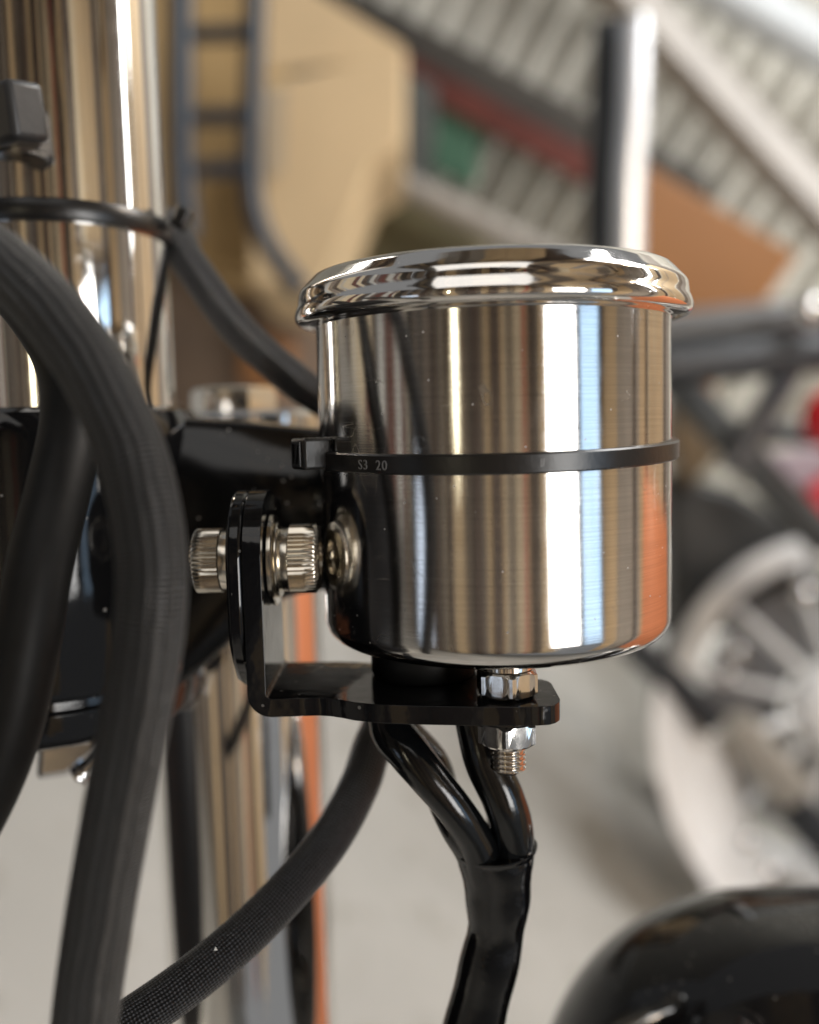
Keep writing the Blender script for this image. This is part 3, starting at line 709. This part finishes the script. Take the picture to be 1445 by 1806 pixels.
# stud with real thread ridges
th = [(0.01, -9.2), (1.9, -9.2), (2.3, -8.8)]
z = -8.8
while z < -4.3:
    th += [(2.25, z), (2.8, z + 0.32), (2.8, z + 0.48), (2.25, z + 0.8)]; z += 0.8
th += [(2.4, -3.9), (2.4, 8.5), (0.01, 8.5)]
st = g('stud', lathe(th, 40, axis_z(SX, SY, 0)), NUTM, ga, 50)
def hexnut(name, z0, z1, af, rot, parent, mat=NUTM):
    """hexagon with turned chamfers on both ends"""
    n = 72; Rr = af / 2; vs, fs = [], []
    hs = [z0, z0 + 0.25, z0 + 0.55, z1 - 0.55, z1 - 0.25, z1]
    for i in range(n):
        a = 2 * PI * i / n; t = ((a + PI / 6) % (PI / 3)) - PI / 6; rh = Rr / math.cos(t)
        rc = Rr * 1.0; lim = [rc * 0.97, rc * 1.03, 99, 99, rc * 1.03, rc * 0.97]
        for h, lm in zip(hs, lim):
            r = min(rh, lm); vs.append((SX + r * math.cos(a + rot), SY + r * math.sin(a + rot), h))
    P = len(hs)
    for i in range(n):
        j = (i + 1) % n
        for k in range(P - 1): fs.append((i * P + k, j * P + k, j * P + k + 1, i * P + k + 1))
    fs.append(tuple(i * P for i in range(n))); fs.append(tuple(i * P + P - 1 for i in range(n)))
    return g(name, MB().add(vs, fs), mat, parent, 22)
hexnut('hex_nut', 3.35, 7.35, 8.7, math.radians(4), ga)
g('washer', lathe([(0.01, 7.4), (3.9, 7.4), (4.1, 7.6), (4.1, 8.2), (3.9, 8.35), (0.01, 8.35)], 48, axis_z(SX, SY, 0)), NUTM, ga)
g('washer', lathe([(0.01, -0.6), (4.0, -0.6), (4.2, -0.4), (4.2, 0.3), (4.0, 0.5), (0.01, 0.5)], 48, axis_z(SX, SY, 0)), NUTM, ga)
hexnut('hex_nut', -4.4, -0.65, 8.8, math.radians(-9), ga)
g('black_disc', lathe([(0.01, 8.3), (8.6, 8.3), (9.0, 7.6), (9.0, 3.9), (8.6, 3.2), (0.01, 3.2)], 64, axis_z(-13.0, -7.0, 0)), RUBBER, ga)  # black disc filling the dark area between cup and plate
g('cable_boot', lathe([(0.01, 0.5), (4.5, 0.5), (4.5, -1.6), (4.2, -2.5), (3.6, -2.7), (0.01, -2.7)], 48, axis_z(-18.3, -10.5, 0)), RUBBER, ga)

# ---- cable tie round the gauge
zt = root_g('cable_tie', (0, 0, 39.8), 'black nylon cable tie strapped round the gauge cup marked S3 20', 'cable tie')
def tie_pt(a, r, h):               # a: angle, tilted slightly so that it dips to the front
    x, y = r * math.cos(a), r * math.sin(a)
    return (x, y, 40.3 + h + y * 0.028 + x * 0.004)
vs, fs = [], []; n = 180; a0, a1 = math.radians(206), math.radians(206 + 352)
sec = [(30.06, -1.5), (31.0, -1.5), (31.25, -1.25), (31.25, 1.25), (31.0, 1.5), (30.06, 1.5)]
for i in range(n + 1):
    a = a0 + (a1 - a0) * i / n
    rel = (a - a0)
    for (r, h) in sec: vs.append(tie_pt(a, r, h))
for i in range(n):
    for j in range(6):
        k = (j + 1) % 6; fs.append((i * 6 + j, i * 6 + k, i * 6 + 6 + k, i * 6 + 6 + j))
fs.append(tuple(range(6))); fs.append(tuple(n * 6 + j for j in range(6)))
g('strap', MB().add(vs, fs), PLASTIC, zt, 40)
hc = U(549, 800, -12.5); b_ = math.radians(30)
Rh = Matrix.Rotation(b_, 3, 'Z')
oh = g('head', boxmb(hc, 4.9, 5.4, 5.0, None, Rh), PLASTIC, zt, 30); bevel(oh, 0.0005, 3)
nh = Rh @ Vector((-1, 0, 0)); th_ = Rh @ Vector((0, -1, 0))
# slot rim and pawl on the head's end face
for s in (-1, 1):
    q = g('slot_rim', boxmb(hc + nh * 2.5 + Vector((0, 0, s * 1.75)), 0.5, 3.0, 0.35, None, Rh), PLASTIC, zt, 30)
    q = g('slot_rim', boxmb(hc + nh * 2.5 + th_ * (s * 1.45), 0.5, 0.35, 3.8, None, Rh), PLASTIC, zt, 30)
g('pawl', boxmb(hc + nh * 2.55 + th_ * 0.1, 0.35, 0.5, 3.2, None, Rh @ Matrix.Rotation(0.3, 3, 'X')), PLASTIC, zt, 30)
tl = hc + Vector((5.2, 4.0, 2.2)); o_ = g('cut_tail', boxmb(hc + Rh @ Vector((2.9, -0.4, 1.9)), 2.6, 3.2, 1.3, None, Rh @ Matrix.Rotation(-0.25, 3, 'Y')), PLASTIC, zt, 30); bevel(o_, 0.0003, 2)
o_ = g('neck', boxmb(hc + Rh @ Vector((3.0, -1.6, -0.5)), 3.2, 1.4, 2.5, None, Rh @ Matrix.Rotation(-0.45, 3, 'Z')), PLASTIC, zt, 30); bevel(o_, 0.0004, 3)
# raised lettering bent onto the strap
def tie_text(txt, px_start, size, zoff=-0.8):
    cu = bpy.data.curves.new('lettering', 'FONT'); cu.body = txt; cu.size = size; cu.extrude = 0.06; cu.resolution_u = 3; cu.space_character = 1.12
    ot = bpy.data.objects.new('lettering_curve', cu); COL.objects.link(ot)
    dg = bpy.context.evaluated_depsgraph_get(); me = ot.evaluated_get(dg).to_mesh()
    a_s = px_start
    vs = [tie_pt(a_s + v.co.x / 31.25, 31.25 + v.co.z + 0.03, v.co.y + zoff) for v in me.vertices]; fs = [tuple(p.vertices) for p in me.polygons]
    ot.evaluated_get(dg).to_mesh_clear(); bpy.data.objects.remove(ot)
    return g('lettering', MB().add(vs, fs), LETTER, zt, 30)
LETTER = mat_simple('nylon_lettering', (0.16, 0.16, 0.16), 0.35, spec=0.7)
tie_text('S3  20', math.radians(270 - 45.8), 2.1)
for (dx, dz, w_, h_) in ((0, 0, 0.18, 1.2), (0.35, 0.2, 0.18, 0.8), (0.18, -0.35, 0.5, 0.15)):
    a = math.radians(270 + 7.5) + dx / 31
    x, y, z = tie_pt(a, 31.28, dz)
    g('mould_mark', boxmb((x, y, z), w_, 0.12, h_, None, Matrix.Rotation(a - 1.5 * PI, 3, 'Z')), LETTER, zt, 30)

# ---- tie round the chrome tube, with the hose caught in it
z2 = root_g('cable_tie', (TX, TY, 84), 'black cable tie round the chrome tube with its end at the hose', 'cable tie')
ZT2 = U(150, 368, TY - TR).z
vs, fs = [], []; n = 120
for i in range(n + 1):
    a = 2 * PI * i / n
    for (r, h) in ((20.65, -2.0), (21.7, -2.0), (21.95, -1.6), (21.95, 1.6), (21.7, 2.0), (20.65, 2.0)):
        x, y = r * math.cos(a), r * math.sin(a)
        vs.append((TX + x, TY + y, ZT2 + h - 0.012 * y - 0.02 * x - 0.00035 * max(0, x) ** 2))
for i in range(n):
    for j in range(6):
        k = (j + 1) % 6; fs.append((i * 6 + j, i * 6 + k, i * 6 + 6 + k, i * 6 + 6 + j))
g('strap', MB().add(vs, fs), PLASTIC, z2, 40)
hp = U(322, 386, 34)
o_ = g('head', boxmb(hp, 3.0, 5.0, 4.4, None, Matrix.Rotation(0.5, 3, 'Y')), PLASTIC, z2, 30); bevel(o_, 0.0006, 3)

# ---- loose tie head in front of the tube at the edge
z3 = root_g('cable_tie', tuple(U(30, 200, 8)), 'square black cable tie head standing off the upper chrome tube', 'cable tie')
c3 = U(32, 202, 8); R3 = Matrix.Rotation(math.radians(-38), 3, 'Z') @ Matrix.Rotation(math.radians(6), 3, 'X')
mbh = MB(); q = 8.8
o_ = g('head', boxmb(c3, 7.4, 7.2, 10.2, None, R3), mat_simple('grey_nylon', (0.022, 0.022, 0.023), 0.42, 0, 0.15, 500, 0.2, 0.0002), z3, 30); bevel(o_, 0.0013, 4)
o_ = g('slot', boxmb(c3 + R3 @ Vector((-3.75, 0, -0.4)), 0.6, 4.6, 6.2, None, R3), mat_simple('slot_dark', (0.002, 0.002, 0.002), 0.8), z3, 30)
o_ = g('strap', boxmb(c3 + R3 @ Vector((-9, 1.5, -4.4)), 18, 4.8, 1.5, None, R3), PLASTIC, z3, 30); bevel(o_, 0.0004, 2)

# ---- hoses
def hose(name, pts, r, mat, label, n=40, per=14):
    return tag(g(name, tube(catmull(pts, per), r, n), mat, None, 80), label, 'hose')
# behind the tube, round the back of the cup and out below: one braided hose
hp_ = [Vector((-92, 66, 96)), U(290, 395, 54), U(335, 465, 44), U(420, 580, 38), U(505, 658, 35), U(570, 705, 37)]
hp_ += [Vector((-12, 44, 38)), Vector((-5, 44, 18)), Vector((-12, 30, -1)), U(668, 1290, 15), U(634, 1385, 6), U(575, 1490, -3), U(470, 1612, -12), U(340, 1726, -20), U(180, 1836, -27), U(40, 1915, -34)]
hose('braided_hose', hp_, 3.75, BRAID, 'black braided hose looping behind the gauge and sweeping down below the bracket')
hpA = [U(-150, 375, -40), U(-60, 425, -44), U(20, 480, -48), U(98, 560, -51), U(178, 680, -54), U(238, 820, -57), U(267, 980, -59), U(262, 1120, -60), U(238, 1270, -60), U(208, 1430, -59), U(178, 1600, -58), U(155, 1760, -57), U(140, 1900, -56)]
hose('thick_hose', hpA, 4.05, BRAIDA, 'thick charcoal sleeved hose curving down in front of the clamp')
hpB = [U(-160, 400, -6), U(-60, 440, -12), U(20, 500, -18), U(88, 585, -22), U(122, 660, -25), U(126, 750, -29), U(104, 860, -34), U(70, 1000, -39), U(44, 1150, -42), U(10, 1300, -43), U(-55, 1450, -43), U(-160, 1620, -42)]
hose('dark_hose', hpB, 4.4, RUBBER, 'plain black rubber hose hanging beside the thick charcoal hose')

# ---- gauge wiring: heat-shrunk leads going into one sleeve
wl = root_g('wiring_loom', tuple(U(875, 1500, -12)), 'glossy black heat-shrunk wiring loom hanging from the gauge', 'wiring')
e1 = catmull([Vector((-18.2, -10.5, 1)), U(690, 1283, -12), U(722, 1328, -14.5), U(762, 1378, -16), U(806, 1432, -16), U(842, 1490, -14), U(858, 1545, -12)], 10)
g('lead', tube(e1, lambda t: 3.3 + 0.3 * math.sin(t * 7), 32), SHRINK, wl, 80)
e1b = catmull([U(712, 1290, -4), U(762, 1345, -3), U(782, 1405, -8), U(806, 1455, -13), U(832, 1500, -12), U(850, 1545, -10)], 10)
g('lead', tube(e1b, lambda t: 3.0, 28), SHRINK, wl, 80)
e2 = catmull([Vector((-6.0, -12, 2)), U(842, 1285, -12), U(858, 1345, -13), U(888, 1410, -14), U(905, 1470, -13), U(903, 1545, -11)], 10)
g('lead', tube(e2, lambda t: 3.3 + 0.3 * math.sin(t * 3), 32), SHRINK, wl, 80)
e3 = catmull([U(862, 1300, -3), U(868, 1380, -4), U(876, 1450, -5), U(884, 1545, -8)], 8)
g('lead', tube(e3, 1.7, 20), SHRINK, wl, 80)
es = catmull([U(873, 1493, -11.5), U(876, 1540, -11), U(878, 1590, -10), U(873, 1650, -9), U(858, 1720, -8), U(838, 1800, -7), U(822, 1880, -6)], 10)
def srad(t):
    return 6.7 - 1.7 * min(1, t * 2.2) + 1.1 * max(0, t - 0.5) + 0.12 * math.sin(t * 23) + (0.45 if t < 0.02 else 0)
sl = g('sleeve', tube(es, srad, 48, None, 0.82), SHRINK2, wl, 80)

# ---- headlight shell, lower right
hs = root_g('headlight', (78, 58, -170), 'rounded glossy black headlight shell below the gauge', 'headlight')
HC = U(1378, 2010, 36)
def hl_place(a, b, h): return (HC.x + h, HC.y + a, HC.z + b)
hprof = [(0.01, -56)]
for k in range(1, 25):
    a = PI / 2 * k / 24; hprof.append((53.5 * math.sin(a), -56 * math.cos(a)))
hprof += [(53.7, 12), (53.7, 30)]
g('shell', lathe(hprof, 128, hl_place), SHELL, hs, 60)
g('trim_ring', lathe([(53.8, 30), (56, 31), (57, 34), (56, 38), (51, 40), (50, 36)], 96, hl_place), CHROME, hs, 50)
g('lens', lathe([(51, 37), (40, 43), (20, 46), (0.01, 47)], 64, hl_place), GLASS, hs, 60)

# ---- metal fitting under the clamp at the left
mf = root_g('metal_fitting', tuple(U(150, 1330, 30)), 'polished metal fitting and wedge under the clamp behind the dark hose', 'fitting')
o_ = g('wedge', prism([U(a, b, 20) for a, b in ((70, 1225), (215, 1225), (212, 1300), (120, 1372), (60, 1380))], (0, 14, 0)), mat_chrome('dark_chrome', (0.60, 0.60, 0.61), 0.12), mf, 30); bevel(o_, 0.0015, 3)
g('pin', tube([U(140, 1368, 14), U(160, 1354, 14), U(210, 1312, 14)], 2.0, 20), CHROMEB, mf, 50)
for t_ in (0.0, 0.12):
    p = U(140 + 70 * t_, 1368 - 56 * t_, 14)
    g('pin_collar', tube([p, p + (U(210, 1312, 14) - U(140, 1368, 14)).normalized() * 0.7], 2.5, 20), CHROMEB, mf, 50)

for o in list(COL.objects):
    if o.type == 'MESH' and o.parent is None and 'kind' not in o and 'label' not in o: print('UNTAGGED', o.name)
# a fleck of white lint on the braided hose
bh = bpy.data.objects['braided_hose']
lp = U(377, 1677, -20.5)
g('lint', MB().add([lp, lp + Vector((0.7, -0.1, 0.1)), lp + Vector((0.35, -0.15, 0.75)), lp + Vector((0.3, 0.4, 0.2))], [(0, 1, 2), (0, 2, 3), (1, 3, 2), (0, 3, 1)]), mat_simple('lint_white', (0.75, 0.75, 0.72), 0.7), bh, 30)
